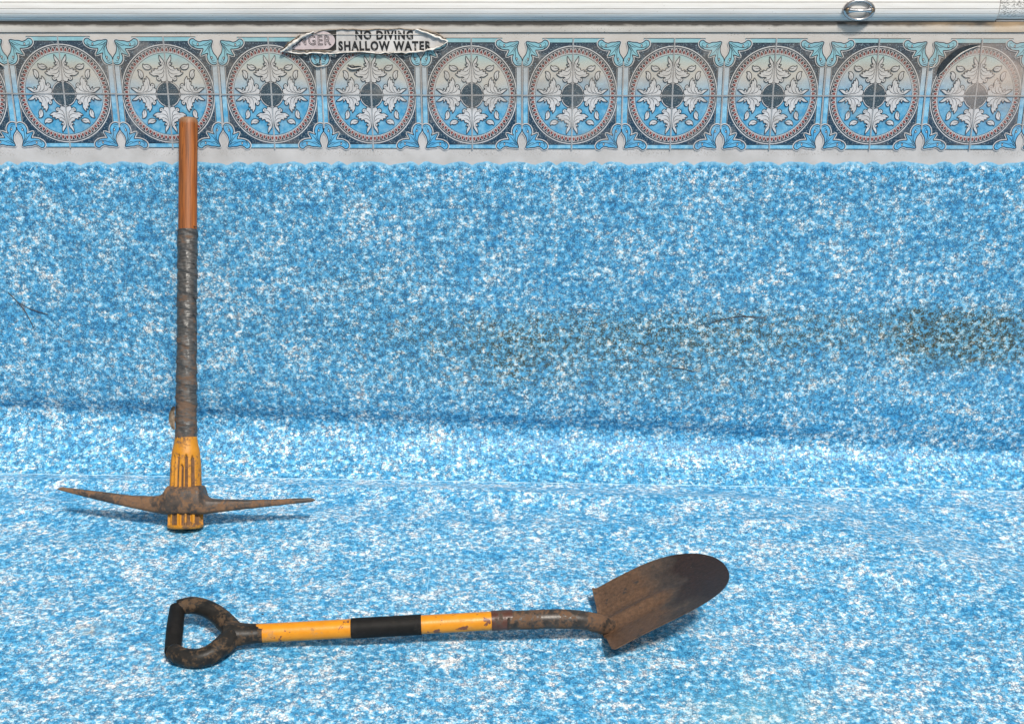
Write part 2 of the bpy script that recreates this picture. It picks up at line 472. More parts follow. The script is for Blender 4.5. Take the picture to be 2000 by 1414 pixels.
# ------------------------------------------------------------ coping
def coping_mat(name, worn):
    n = NT(name); p = n.pos(); x, y, z = n.sep(p)
    c = n.ramp(n.noise(n.mapping(p, (.35, 1, 6)), 24, 4), [(.3, (.66, .63, .60)), (.7, (.76, .74, .72))])
    strk = n.rng(n.noise(n.mapping(p, (.04, 1, 3)), 120, 3), .55, .75)
    c = n.mix(n.math('MULTIPLY', strk, .22), c, (.40, .36, .32))
    sp = n.rng(n.noise(p, 330, 3, .6), .68, .73)
    c = n.mix(n.math('MULTIPLY', sp, .5), c, (.10, .09, .08))
    if worn:
        sp = n.rng(n.noise(n.mapping(p, (.7, 1, 1.8)), 330, 4, .65), .54, .58)
        sp = n.math('MULTIPLY', sp, n.rng(z, 1.072, 1.085))
        c = n.mix(n.math('MULTIPLY', sp, .9), c, (.06, .055, .05))
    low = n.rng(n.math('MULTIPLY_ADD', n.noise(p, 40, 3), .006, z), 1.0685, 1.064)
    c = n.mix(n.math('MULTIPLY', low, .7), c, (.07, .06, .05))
    return n.done(c, .42, 0, .45)
M['coping'] = coping_mat('coping_white', False); M['coping_worn'] = coping_mat('coping_worn', True)
M['groove'] = simple('groove_dirt', (.07, .06, .055), (.20, .18, .16), 30, .7, stretch=(.1, 1, 1))
def coping(x0, x1, dr, mat):
    cy, cz = 2.664, 1.1010; ra, rb = .031+dr, .0345+dr
    pr = [(2.652, cz-.030, 0), (2.648, cz-.0338, 0)]
    def pt(aa, g=0):
        c_, s_ = math.cos(aa), math.sin(aa)
        return (cy - (ra-g)*abs(c_)**.72, cz + (rb-g)*math.copysign(abs(s_)**.85, s_))
    for k in range(31):
        a = R(-78) + k*R(168)/30
        if k % 3 == 0 and k > 2:
            da = .020
            pr += [(*pt(a-da), 0), (*pt(a-da*.45, .0016), 1), (*pt(a+da*.45, .0016), 1), (*pt(a+da), 0)]
        else: pr.append((*pt(a), 0))
    tz = cz+rb
    pr += [(2.70, tz+.0006, 0), (2.93, tz, 0), (2.93, 1.12, 0), (2.70, 1.08, 0), (2.652, 1.0745, 0)]
    mb = MB(); mb.grid([[(x0, a, b) for a, b, _ in pr], [(x1, a, b) for a, b, _ in pr]], 0, cu=True)
    for q_ in range(len(pr)):
        if pr[q_][2] and pr[(q_+1) % len(pr)][2]: mb.m[q_] = 1
    n = len(pr); mb.f += [tuple(range(n)), tuple(range(2*n-1, n-1, -1))]; mb.m += [0, 0]
    return sharp(mb.build('pool_coping', [mat, M['groove']]), 20)
JX = on_y(1950, 30, 2.634).x
o = coping(-4.4, JX, 0, M['coping']); tag(o, 'long cream ribbed pool coping rail carrying the chrome rope anchor', 'coping')
o = coping(JX+.0022, 4.4, -.0024, M['coping_worn']); tag(o, 'weathered pool coping rail with flaking black specks, beyond the joint', 'coping')
# bead track just below the coping
mb = MB(); prf = [(2.6502, 1.0655), (2.6465, 1.0650), (2.6455, 1.0545), (2.6475, 1.0452), (2.6500, 1.0448)]
mb.grid([[(x, a, b) for a, b in prf] for x in (-4.4, -2, 0, 2, 4.4)])
def track_mat():
    n = NT('bead_track'); p = n.pos(); x, y, z = n.sep(p)
    c = n.ramp(n.noise(n.mapping(p, (.4, 1, 2)), 20, 4), [(.3, (.44, .40, .36)), (.7, (.58, .54, .50))])
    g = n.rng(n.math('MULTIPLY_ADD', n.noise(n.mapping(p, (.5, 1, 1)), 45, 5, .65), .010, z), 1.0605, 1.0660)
    c = n.mix(n.math('MULTIPLY', g, .94), c, (.022, .018, .015))  # black mould line that also carries the coping's painted shadow
    sp = n.math('MULTIPLY', n.rng(n.noise(p, 260, 4, .65), .60, .66), n.rng(n.noise(n.mapping(p, (1, 1, .3)), 5, 3), .45, .6))
    c = n.mix(n.math('MULTIPLY', sp, .8), c, (.09, .07, .055))
    w_ = n.math('MULTIPLY', n.rng(x, .75, 1.0), n.rng(n.noise(p, 14, 3), .35, .6))
    c = n.mix(n.math('MULTIPLY', w_, .5), c, (.62, .42, .24))
    return n.done(c, .55)
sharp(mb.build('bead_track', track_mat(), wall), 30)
mb = MB(); mb.tube([(x, 2.6482, 1.0449) for x in (-4.4, -1, 1, 4.4)], .0007, 6)
M['dark'] = simple('dark_gap', (.02, .018, .016), (.05, .045, .04), 80)
mb.build('track_edge', M['dark'], wall)

# ------------------------------------------------------------ rope anchor
def chrome():
    n = NT('chrome'); p = n.obj()
    r = n.rng(n.noise(p, 140, 4), .3, .7, .10, .24)
    return n.done((.50, .50, .51), r, 1.0)
M['chrome'] = chrome()
ac = on_y(1678, 20.5, 2.6305)
kx = .034; kz = .0222
anch = empty('rope_anchor', ac)
anch.rotation_euler.x = R(2)
tag(anch, 'oval chrome rope anchor with two slotted screws on the coping', 'rope anchor')
mb = MB(); rows = []
for k in range(64):
    a = 2*math.pi*k/64; row = []
    wr = .0046 + .0040*abs(math.cos(a))**3
    for j in range(14):
        b = 2*math.pi*j/14
        rr = wr*math.cos(b)*.72
        row.append(((kx-wr*.72+rr)*math.cos(a), .002-.0058*math.sin(b) if math.sin(b) > 0 else .002+.004*-math.sin(b), (kz-wr*.72+rr)*math.sin(a)))
    rows.append(row)
mb.grid(rows, 0, cu=True, cv=True); sharp(mb.build('rim', M['chrome'], anch), 60)
mb = MB(); pts = []; rad = []
for k in range(17):
    t = -1+k/8; pts.append((t*.0215, -.004-.0070*(1-t*t), -.0002)); rad.append(.0027+.0040*abs(t)**2.5)
mb.tube(pts, rad, 14, flat=1.0); mb.build('crossbar', M['chrome'], anch)
M['brass'] = simple('screw_metal', (.20, .13, .07), (.34, .25, .17), 90, .35, .9)
for sx in (-1, 1):
    mb = MB(); q = .0050
    ringp = [[(q*f*math.cos(2*math.pi*k/20), yy, q*f*math.sin(2*math.pi*k/20)) for k in range(20)] for f, yy in ((1, 0), (1, -.0012), (.75, -.0022), (.05, -.0026))]
    mb.grid(ringp, 0, cu=True)
    s = mb.build('screw', M['brass'], anch); s.location = (sx*.0245, -.0062, -.0002)
    mb = MB(); mb.add([(-.0005, -.0028, -.0034), (.0005, -.0028, -.0034), (.0005, -.0028, .0034), (-.0005, -.0028, .0034), (-.0005, -.0018, -.0034), (.0005, -.0018, -.0034), (.0005, -.0018, .0034), (-.0005, -.0018, .0034)],
                      [(0, 1, 2, 3), (4, 5, 1, 0), (7, 6, 5, 4), (3, 2, 6, 7), (1, 5, 6, 2), (4, 0, 3, 7)])
    c = mb.build('slot', M['dark'], s, smooth=False); c.rotation_euler.y = R(12*sx)

# ------------------------------------------------------------ printed tile band
KX, KZ = 1.0866e-3, 1.069e-3
RX, RZ = 87.5*KX, 95*KZ
HW = 98.75*KX
LEAF = [(.012, .312), (.020, .270), (.060, .246), (.102, .250), (.128, .268), (.137, .304), (.160, .278), (.198, .278), (.232, .305), (.236, .338), (.214, .358), (.180, .362),
        (.225, .380), (.285, .374), (.340, .396), (.395, .440), (.345, .448), (.325, .452), (.345, .492), (.300, .486), (.268, .490), (.272, .528), (.222, .512), (.188, .520), (.178, .560), (.138, .562), (.100, .592),
        (.128, .600), (.158, .640), (.122, .632), (.098, .648), (.122, .676), (.138, .722), (.136, .800), (.104, .760), (.074, .724), (.044, .684), (.028, .640), (.013, .55), (.009, .43)]
VEINS = [[(.045, .62), (.045, .52), (.085, .44), (.17, .41), (.28, .43)], [(.04, .48), (.075, .37), (.13, .33), (.175, .335)], [(.06, .66), (.085, .60), (.085, .56)],
         [(.175, .335), (.195, .325), (.185, .308), (.165, .312)], [(.055, .55), (.11, .50), (.2, .48)]]
PETAL = [(.335, .548), (.375, .512), (.430, .500), (.490, .515), (.530, .560), (.528, .618), (.490, .596), (.435, .606), (.378, .586)]
PVEIN = [(.27, .500), (.345, .546), (.42, .553), (.47, .567)]
def ornament_pts():
    z = [(88, 1318), (104, 1262), (100, 1212), (84, 1172), (56, 1132), (45, 1085), (60, 1050), (95, 1038), (135, 1055), (160, 1095), (165, 1140), (152, 1172), (182, 1166), (236, 1148),
         (216, 1192), (205, 1226), (240, 1228), (290, 1236), (335, 1260), (358, 1300), (345, 1335), (310, 1345), (280, 1322), (240, 1308), (200, 1320), (150, 1322), (112, 1330)]
    return [((x-47)/6.148*KX, (1356-y)/6.148*KZ) for x, y in z]
OV = [[(95, 1318), (135, 1260), (170, 1210), (225, 1158)], [(98, 1300), (122, 1240), (130, 1180), (125, 1120), (105, 1085), (85, 1090), (88, 1120)],
      [(110, 1320), (170, 1285), (230, 1262), (290, 1262), (325, 1290), (312, 1315), (290, 1300)], [(110, 1300), (150, 1270), (195, 1262)], [(105, 1280), (140, 1225), (150, 1180)], [(62, 1070), (90, 1060), (120, 1075)], [(300, 1245), (335, 1280)]]
OV = [[((x-47)/6.148*KX, (1356-y)/6.148*KZ) for x, y in l] for l in OV]
def motif(pts, veins, fillmat, layer, xf, lw=.0014, halo=None, holes=()):
    mb = MB()
    P = [xf(p) for p in catmull(pts, 3)]
    if halo: ribbon(mb, P, halo, layer-1, 2, closed=True)
    fill(mb, P, layer, 0); ribbon(mb, P, lw, layer+1, 1, closed=True)
    for vv in veins: ribbon(mb, [xf(p) for p in catmull(vv, 4, False)], lw*.7, layer+1, 1, taper=True)
    for (cx_, cz_) in holes:
        P2 = [xf((cx_+.0017*math.cos(a), cz_+.0026*math.sin(a))) for a in [math.pi*k/5 for k in range(10)]]
        fill(mb, P2, layer+1, 2); ribbon(mb, P2, lw*.6, layer+2, 1, closed=True)
    return mb
leaf_meshes = []; petal_meshes = []; orn_meshes = []
for sx in (1, -1):
    for sz in (1, -1):
        for sw in (0, 1):
            xf = (lambda p, sx=sx, sz=sz, sw=sw: (sx*(p[1] if sw else p[0]*.93)*RX, sz*(p[0]*.93 if sw else p[1])*RZ))
            leaf_meshes.append(motif(LEAF, VEINS, 'white', 9, xf).mesh('leaf', [M['white'], M['ink']]))
            petal_meshes.append(motif(PETAL, [PVEIN], 'white', 9, xf).mesh('petal', [M['white'], M['ink']]))
        xf = (lambda p, sx=sx, sz=sz: (sx*(HW-p[0]), sz*(108.5*KZ-p[1])))
        orn_meshes.append(motif(ornament_pts(), OV, 'blue', 6, xf, .0017, .0056, [((x-47)/6.148*KX, (1356-y)/6.148*KZ) for x, y in ((112, 1122), (262, 1280))]).mesh('corner_ornament', [M['blue'], M['ink'], M['white']]))
# ring with tear-drop teeth
mb = MB()
ellring(mb, RX, RZ, 1.012, .990, 3, 1); ellring(mb, RX, RZ, .990, .968, 4, 0); ellring(mb, RX, RZ, .968, .858, 3, 0); ellring(mb, RX, RZ, .858, .842, 4, 1)
ellring(mb, RX, RZ, .9685, .960, 5, 1)
NT_ = 64
for k in range(NT_):
    a0 = 2*math.pi*(k+.5)/NT_
    def pp(da, f): return (RX*f*math.cos(a0+da*2*math.pi/NT_), RZ*f*math.sin(a0+da*2*math.pi/NT_))
    fill(mb, [pp(-.43, .862), pp(.43, .862), pp(.42, .900), pp(.27, .938), pp(0, .960), pp(-.27, .938), pp(-.42, .900)], 5, 1)
    fill(mb, [pp(-.25, .872), pp(.25, .872), pp(.31, .898), pp(.18, .928), pp(0, .946), pp(-.18, .928), pp(-.31, .898)], 6, 2)
ring_mesh = mb.mesh('medallion_ring', [M['ink'], M['white'], M['red']], False)
# sky disc and hub
mb = MB(); seg = 72
rows = [[(RX*f*math.cos(2*math.pi*k/seg), -4*LAY, RZ*f*math.sin(2*math.pi*k/seg)) for k in range(seg)] for f in (.847, .6, .4, .2)]
mb.grid(rows, 0, cu=True); ellring(mb, RX, RZ, .842, .834, 5, 1)
disc_mesh = mb.mesh('medallion_disc', [M['sky'], M['ink']], False)
mb = MB(); seg = 48
fill(mb, [(RX*.235*math.cos(2*math.pi*k/seg), RZ*.235*math.sin(2*math.pi*k/seg)) for k in range(seg)], 9, 0)
ellring(mb, RX, RZ, .262, .235, 9, 1, 48); ellring(mb, RX, RZ, .242, .234, 10, 2, 48); ellring(mb, RX, RZ, .268, .260, 10, 2, 48)
hub_mesh = mb.mesh('medallion_hub', [M['grey'], M['white'], M['ink']], False)
# tile ground: navy square, bars, joints
mb = MB(); z0, z1 = -106*KZ, 109*KZ
def strip(x0, x1, z0, z1, layer, mi, ln=.0011):
    rect(mb, x0, x1, z0, z1, layer, mi)
    ribbon(mb, [(x0, z0), (x1, z0), (x1, z1), (x0, z1)], ln, layer+1, 2, closed=True)
for i in range(8):
    for j in range(8):
        xa, xb = [(-86+172*k/8)*KX for k in (i, i+1)]; za, zb = [(-97+199*k/8)*KZ for k in (j, j+1)]
        rect(mb, xa, xb, za, zb, 1, 0)
strip(-60*KX, 60*KX, 101.5*KZ, 110*KZ, 2, 1); strip(-60*KX, 60*KX, -105.5*KZ, -97*KZ, 2, 1)
for s in (-1, 1):
    a, b = sorted((s*97.2*KX, s*87.5*KX)); strip(a, b, -66*KZ, 66*KZ, 2, 1)
tile_mesh = mb.mesh('border_tile', [M['navy'], M['bar'], M['ink']], False)
mb = MB()
for xx in (0,):
    rect(mb, -1.3*KX, 1.3*KX, -107*KZ, 111*KZ, 12, 0); rect(mb, -.55*KX, .55*KX, -107*KZ, 111*KZ, 13, 1)
rect(mb, -HW, HW, -1.3*KZ, 1.3*KZ, 12, 0); rect(mb, -HW, HW, -.5*KZ, .5*KZ, 13, 1)
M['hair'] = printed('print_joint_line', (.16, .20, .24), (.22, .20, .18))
rect(mb, HW-1.3*KX, HW+1.3*KX, -66*KZ, 66*KZ, 12, 0); rect(mb, HW-.4*KX, HW+.4*KX, -66*KZ, 66*KZ, 13, 1)
joint_mesh = mb.mesh('tile_joint', [M['grout'], M['hair']], False)

cxs = [-77, 126, 329, 530.8, 725.5, 921.7, 1118, 1313, 1509, 1707, 1905, 2103]
for i, cx in enumerate(cxs):
    c = on_y(cx, 183+min(1, max(0, cx/1000))*4 + max(0, cx-1000)/1000*1.0, WALL_Y)
    l = cxs[max(i-1, 0)]; r = cxs[min(i+1, len(cxs)-1)]
    n_ = min(i+1, len(cxs)-1)-max(i-1, 0)
    t = link('border_tile', tile_mesh, wall); t.location = (c.x, WALL_Y-.0004, c.z)
    t.scale = ((r-l)/n_/197.5, 1, 1)
    for nm, me_ in [('medallion_ring', ring_mesh), ('medallion_disc', disc_mesh), ('medallion_hub', hub_mesh), ('tile_joint', joint_mesh)] + \
            [('leaf', m_) for m_ in leaf_meshes] + [('petal', m_) for m_ in petal_meshes] + [('corner_ornament', m_) for m_ in orn_meshes]:
        link(nm, me_, t)

# torn slits in the band: flat dark shapes stand in for the shade inside
M['tear_dark'] = simple('tear_shade', (.006, .010, .014), (.02, .03, .04), 120, .7)
M['lip'] = simple('torn_vinyl_lip', (.34, .31, .28), (.60, .58, .55), 90)
def wall_poly(name, pxs, off, mat, parent=wall, sub=4):
    P = catmull([Vector((*p, 0)) for p in pxs], sub); Wp = [on_y(p.x, p.y) for p in P]
    mb = MB(); fill(mb, [(p.x, p.z) for p in Wp], 0)
    o = mb.build(name, mat, parent, False); o.location.y = WALL_Y-off; return o
def wall_tube(mb, pxs, rad, off, seg=8, flat=1.0, sub=4, mi=0):
    P = catmull([Vector((*p, 0)) for p in pxs], sub, False)
    pts = [on_y(p.x, p.y)+Vector((0, -off, 0)) for p in P]; n = len(pts)
    rs = [rad*(.25+.75*math.sin(math.pi*min(.98, max(.02, i/(n-1)))))*(1+.25*fbm(i*.7, rad*900)) for i in range(n)]
    mb.tube(pts, rs, seg, mi, flat=flat)
def tear(pxs, lip):
    o = wall_poly('tear', pxs, .0042, M['tear_dark'])
    mb = MB(); wall_tube(mb, lip, .0016, .0045); mb.build('tear_lip', M['lip'], wall)
tear([(1831, 146), (1834, 128), (1850, 110), (1872, 95), (1895, 88), (1913, 88), (1893, 95), (1872, 106), (1852, 124), (1842, 136)], [(1832, 147), (1843, 137), (1853, 125), (1873, 107), (1893, 96), (1914, 89)])
tear([(1814, 131), (1820, 129), (1826, 122), (1825, 128), (1819, 133)], [(1814, 132), (1820, 132), (1826, 124)])
tear([(0, 121), (5, 124), (9, 129), (4, 128), (-3, 126)], [(-2, 122), (5, 127), (10, 130)])
tear([(614, 127), (622, 125), (630, 128), (638, 126), (632, 130), (621, 130)], [(613, 128), (622, 131), (638, 127)])
tear([(678, 128), (688, 130), (700, 129), (707, 131), (698, 133), (686, 134)], [(678, 129), (688, 135), (707, 132)])

# ------------------------------------------------------------ warning sign showing through the torn band
root = empty('warning_sign', on_y(715, 104, WALL_Y)+Vector((0, -.004, 0)))
tag(root, 'torn lens-shaped no diving shallow water warning sign under the coping', 'sign')
OFF = root.location.copy()
eye = [(553, 101), (567, 90), (585, 76), (609, 64), (640, 60), (690, 58), (745, 58.5), (800, 58), (830, 63), (855, 72), (873, 79), (857, 90), (832, 98), (792, 102), (745, 103), (700, 101), (660, 103), (625, 104), (590, 104)]
def dec(name, pxs, off, mat, sub=4):
    P = catmull([Vector((*p, 0)) for p in pxs], sub) if sub > 1 else [Vector((*p, 0)) for p in pxs]
    mb = MB(); mb.v = []; W_ = [on_y(p.x, p.y) for p in P]
    from mathutils.geometry import tessellate_polygon
    mb.add([(p.x-OFF.x, WALL_Y-off-OFF.y, p.z-OFF.z) for p in W_], tessellate_polygon([[Vector((p.x, p.z, 0)) for p in W_]]))
    return mb.build(name, mat, root, False)
M['sign'] = simple('sign_face', (.40, .38, .37), (.58, .56, .55), 30, .45, stretch=(1, 1, .5))
M['black'] = simple('sign_black', (.012, .012, .012), (.035, .033, .03), 60, .5)
def letter_mat():
    n = NT('sign_lettering'); f = n.rng(n.noise(n.pos(), 70, 4, .6), .60, .68)
    return n.done(n.mix(n.math('MULTIPLY', f, .8), (.014, .014, .015), (.36, .35, .34)), .5)
M['letter'] = letter_mat()
M['pink'] = simple('sign_oval', (.43, .36, .37), (.56, .47, .48), 45, .5)
dec('sign_face', eye, .0050, M['sign'])
dec('black_panel', [(572, 91), (590, 78), (612, 66), (640, 61.5), (657.5, 60), (657.5, 98), (640, 99), (620, 99), (590, 99), (572, 98)], .0053, M['black'], 1)
dec('danger_oval', [(572, 95), (590, 80), (607, 68), (622, 62.5), (638, 62.5), (651, 70), (655, 80), (651, 89), (639, 96), (610, 96.5), (590, 97)], .0056, M['pink'], 4)
def lettering(text, x0, x1, ytop, ybot, off, mat, outline=False, bold=.012):
    cu = bpy.data.curves.new('text', 'FONT'); cu.body = text; cu.size = 1
    cu.offset = bold; cu.resolution_u = 3; cu.space_character = 1.2
    if outline: cu.fill_mode = 'NONE'; cu.bevel_depth = .022; cu.bevel_resolution = 0
    to = bpy.data.objects.new('text', cu); C.objects.link(to)
    bpy.context.view_layer.update()
    dg = bpy.context.evaluated_depsgraph_get(); ev = to.evaluated_get(dg)
    m2 = bpy.data.meshes.new_from_object(ev); bpy.data.objects.remove(to)
    vs_ = [v.co for v in m2.vertices]
    a, b = min(v.x for v in vs_), max(v.x for v in vs_); c, d = min(v.y for v in vs_), max(v.y for v in vs_)
    p0, p1 = on_y(x0, ybot), on_y(x1, ytop)
    for v in m2.vertices:
        fx, fy = (v.co.x-a)/(b-a), (v.co.y-c)/(d-c); dz = v.co.z
        v.co = (p0.x+(p1.x-p0.x)*fx-OFF.x, WALL_Y-off-OFF.y-(dz*.01 if outline else 0), p0.z+(p1.z-p0.z)*fy-OFF.z)
    if outline:                                # the flap of torn vinyl hides the first letters
        bm = bmesh.new(); bm.from_mesh(m2); q0, q1 = on_y(549, 102)-OFF, on_y(613, 62)-OFF; dd = q1-q0
        bmesh.ops.bisect_plane(bm, geom=bm.verts[:]+bm.edges[:]+bm.faces[:], plane_co=q0, plane_no=Vector((dd.z, 0, -dd.x)), clear_inner=True)
        bm.to_mesh(m2); bm.free()
    m2.materials.clear(); m2.materials.append(mat)
    return link('lettering', m2, root)
lettering('NO DIVING', 695, 807, 60, 78, .0056, M['letter'], bold=.045)
lettering('SHALLOW WATER', 662, 843, 80.5, 99.5, .0056, M['letter'], bold=.045)
lettering('ANGER', 566, 647, 69.5, 89, .0059, M['letter'], outline=True, bold=0)
mb = MB(); ln0, ln1 = on_y(600, 67.6), on_y(850, 68)
mb.tube([(p.x-OFF.x, WALL_Y-.0063-OFF.y, p.z-OFF.z) for p in (ln0, ln1)], .0006, 6); mb.build('crease_line', M['lip'], root)
# curled edges of the torn band
def curl(pxs, rad, off, mat='lip', flat=.6):
    mb = MB(); P = catmull([Vector((*p, 0)) for p in pxs], 5, False); n = len(P)
    pts = []; rs = []
    for i, p in enumerate(P):
        q = on_y(p.x + 1.5*fbm(i*.6, pxs[0][0]*.17), p.y + 2.4*fbm(i*.9, pxs[0][0]*.1))
        pts.append(q+Vector((0, -off-.0012*fbm(i*.5, 7.3), 0))-OFF)
        rs.append(rad*(.35+.65*math.sin(math.pi*min(.97, max(.03, i/(n-1)))))*(1+.5*fbm(i*.8, rad*700)))
    mb.tube(pts, rs, 8, flat=flat); return mb.build('torn_edge', M[mat], root)
M['curl'] = simple('curled_vinyl', (.42, .39, .36), (.74, .72, .69), 60, .4)
M['brown'] = simple('grimy_edge', (.05, .038, .03), (.20, .16, .12), 120, .7)
curl([(550, 102), (562, 94), (576, 83.5), (593, 72), (614, 62)], .0062, .0085, 'curl')
curl([(550, 104), (558, 92), (570, 81), (588, 69)], .0034, .0062, 'brown')
curl([(606, 66), (640, 59.5), (690, 58), (745, 58.5), (800, 57.5), (822, 60)], .0017, .006, 'brown')
curl([(812, 58), (832, 64), (852, 72), (875, 80)], .0040, .0075, 'curl')
curl([(818, 57), (840, 62), (860, 70), (872, 77)], .0030, .0060, 'brown')
curl([(875, 80), (860, 90), (835, 98), (800, 102), (770, 103)], .0030, .0075, 'curl')
curl([(780, 103), (745, 104), (700, 101.5), (660, 103.5)], .0026, .0070, 'lip')
curl([(670, 103), (640, 105), (615, 103), (590, 105), (552, 101)], .0030, .0072, 'curl')
curl([(572, 98), (600, 100), (630, 100), (655, 99)], .0022, .0064, 'brown')
curl([(655, 106), (700, 104.5), (745, 106.5), (800, 105), (850, 96)], .0016, .0050, 'brown')
curl([(560, 106), (590, 108), (625, 107)], .0016, .0050, 'brown')

# ------------------------------------------------------------ scratches and hair-thin twigs on the wall
M['twig'] = simple('dry_twig', (.035, .025, .018), (.10, .065, .04), 200, .8)
for pl in ([(15, 570), (35, 590), (52, 612), (66, 640)], [(40, 592), (62, 604), (94, 614)], [(1385, 632), (1420, 622), (1452, 618), (1502, 619)], [(1443, 614), (1470, 620), (1495, 621)],
           [(1487, 642), (1491, 628), (1498, 618)], [(1112, 606), (1140, 603), (1174, 606)], [(1195, 704), (1225, 702), (1250, 706)], [(1290, 716), (1330, 719), (1356, 726)], [(1770, 655), (1785, 652)], [(1305, 690), (1335, 703)], [(1325, 632), (1328, 622)]):
    P = catmull([Vector((*p, 0)) for p in pl], 5, False); mb = MB()
    mb.tube([on_y(p.x, p.y)+Vector((0, -.0012, 0)) for p in P], .00075, 5); mb.build('scratch', M['twig'], wall)

# ------------------------------------------------------------ pickaxe
top = on_y(368, 232, WALL_Y-.024)
bot = on_floor(362, 1031, .006)
axis = (top-bot); LEN = axis.length
pick = empty('pickaxe', bot)
pick.rotation_mode = 'QUATERNION'
az = axis.normalized(); ax = Vector((1, 0, 0)); ay = az.cross(ax).normalized(); ax = ay.cross(az).normalized()
PM = Matrix((ax, ay, az)).transposed(); pick.rotation_quaternion = PM.to_quaternion()
tag(pick, 'dirty pickaxe with taped wooden handle standing head down against the wall', 'pickaxe')
def s_of(py):
    lo, hi = -.05, LEN+.05
    for _ in range(40):
        m = (lo+hi)/2
        if project(bot+az*m)[1] > py: lo = m
        else: hi = m
    return lo
def sc(py): return project(bot+az*s_of(py))[2]
def lathe(tab, seg=40, depth=.88, mod=None, caps=True, n=None):
    mb = MB(); rows = []
    for s, r in tab:
        row = []
        for k in range(seg):
            a = 2*math.pi*k/seg
            rr = r if mod is None else r+mod(s, a)
            row.append((rr*math.cos(a), rr*math.sin(a)*depth, s))
        rows.append(row)
    mb.grid(rows, 0, cu=True)
    if caps:
        mb.f += [tuple(range(seg))[::-1], tuple((len(tab)-1)*seg+k for k in range(seg))]; mb.m += [0, 0]
    return mb
def resample(tab, n):
    s0, s1 = tab[0][0], tab[-1][0]
    return [(s0+(s1-s0)*k/n, interp(tab, s0+(s1-s0)*k/n)) for k in range(n+1)]
def wood():
    n = NT('worn_wood'); p = n.obj()
    g = n.noise(n.mapping(p, (1, 1, .035)), 260, 4, .6); b = n.noise(n.mapping(p, (1, 1, .25)), 30, 4)
    c = n.ramp(g, [(.3, (.09, .027, .008)), (.5, (.25, .074, .014)), (.72, (.34, .115, .026))])
    c = n.mix(n.math('MULTIPLY', n.rng(b, .5, .7), .55), c, (.17, .07, .03))
    x, y, z = n.sep(p)
    cr = n.math('ABSOLUTE', n.math('SUBTRACT', n.math('MULTIPLY_ADD', n.noise(n.comb(z, 0.0), 14, 2), .010, -.013), x))
    cr = n.math('MULTIPLY', n.rng(cr, .0008, .0002), n.math('MULTIPLY', n.rng(z, .60, .66), n.rng(n.noise(n.comb(z, 2.0), 25, 3), .42, .5)))
    c = n.mix(cr, c, (.03, .012, .006))
    endz = n.rng(n.math('MULTIPLY_ADD', n.noise(p, 60, 3), .02, z), LEN-.004, LEN+.004)
    c = n.mix(n.math('MULTIPLY', endz, .8), c, (.20, .12, .07))
    n.bump(g, .25, .001); return n.done(c, .5, 0, .35)
M['wood'] = wood()
def r_at(py, wpx): return wpx/2/sc(py)
s_t = s_of(445)
tab = [(s_of(470), r_at(470, 36)), (s_t, r_at(445, 36)), (s_of(330), r_at(330, 36)), (s_of(245), r_at(245, 36.5)), (LEN-.004, r_at(236, 36)), (LEN, r_at(232, 31))]
o = lathe(resample(tab[:-2], 24)+tab[-2:], 40).build('handle', M['wood'], pick); sharp(o, 40)
# tape wound in a steep spiral
t0, t1 = s_of(856), s_of(449)
def tapemod(s, a):
    ph = (s/.040 + (a-.6)/(2*math.pi)*1.0 + .35*fbm(s*9, 2)); fr = ph-math.floor(ph)
    cr = .0006*math.sin((s*260 + a*9) + 5*fbm(s*20, a))
    return .0016*(1-fr)**2 + cr*.5 + .0011*fbm(s*60, math.cos(a)*2, math.sin(a)*2)
tb = [(t0, r_at(856, 41)), (s_of(800), r_at(800, 40)), (s_of(650), r_at(650, 37)), (t1, r_at(449, 37.5))]
def tape():
    n = NT('duct_tape'); p = n.obj(); x, y, z = n.sep(p)
    q = n.mapping(p, (1, 1, 2.2), (0, R(28), 0))
    wr = n.noise(n.mapping(p, (1, 1, 5), (0, R(30), 0)), 60, 4, .6)
    c = n.ramp(wr, [(.32, (.022, .022, .023)), (.6, (.060, .060, .060)), (.75, (.125, .125, .125))])
    lowz = n.rng(z, .50, .22, -.02, .07)
    f = n.math('ADD', n.noise(q, 34, 6, .68), lowz)
    c = n.mix(n.math('MULTIPLY', n.rng(f, .53, .63), .8), c, (.11, .062, .036))
    n.bump(wr, .5, .002); return n.done(c, n.rng(f, .45, .6, .28, .8), 0, .5)
M['tape'] = tape()
o = lathe(resample(tb, 300), 48, .9, tapemod).build('tape_wrap', M['tape'], pick)
mb = MB()                                     # ragged top edge of the tape
for k in range(40):
    pass
for (py, sx, ln, th) in ((587, -1, .050, .0007), (448, 1, .012, .002), (455, -1, .005, .0018), (585, 1, .010, .0028), (672, 1, .013, .0009), (618, 1, .006, .002), (600, -1, .007, .0012), (520, 1, .004, .002)):
    s = s_of(py); r = interp([(a, b) for a, b in tb], s)
    mb = MB(); mb.tube([(sx*(r-.004), -.012, s+.004), (sx*(r+ln*.5), -.014, s+.001), (sx*(r+ln), -.013, s-.001*sx)], [th, th*.8, th*.3], 6, flat=.5)
    mb.build('loose_strand', M['twig'] if th < .001 else M['tape'], pick)
M['fray'] = simple('frayed_tape', (.10, .075, .05), (.30, .24, .18), 150, .8)
mb = MB(); s = s_of(818); r = r_at(818, 40)
rows = []
for k in range(9):
    t = k/8; rows.append([(-r-.009*math.sin(math.pi*t)**.7*(1 if j else .1)*(1+.4*fbm(k, j)), -.006-.008*j+.004*fbm(k*.7, j), s+.026-.048*t) for j in range(3)])
mb.grid(rows); mb.build('frayed_end', M['fray'], pick)
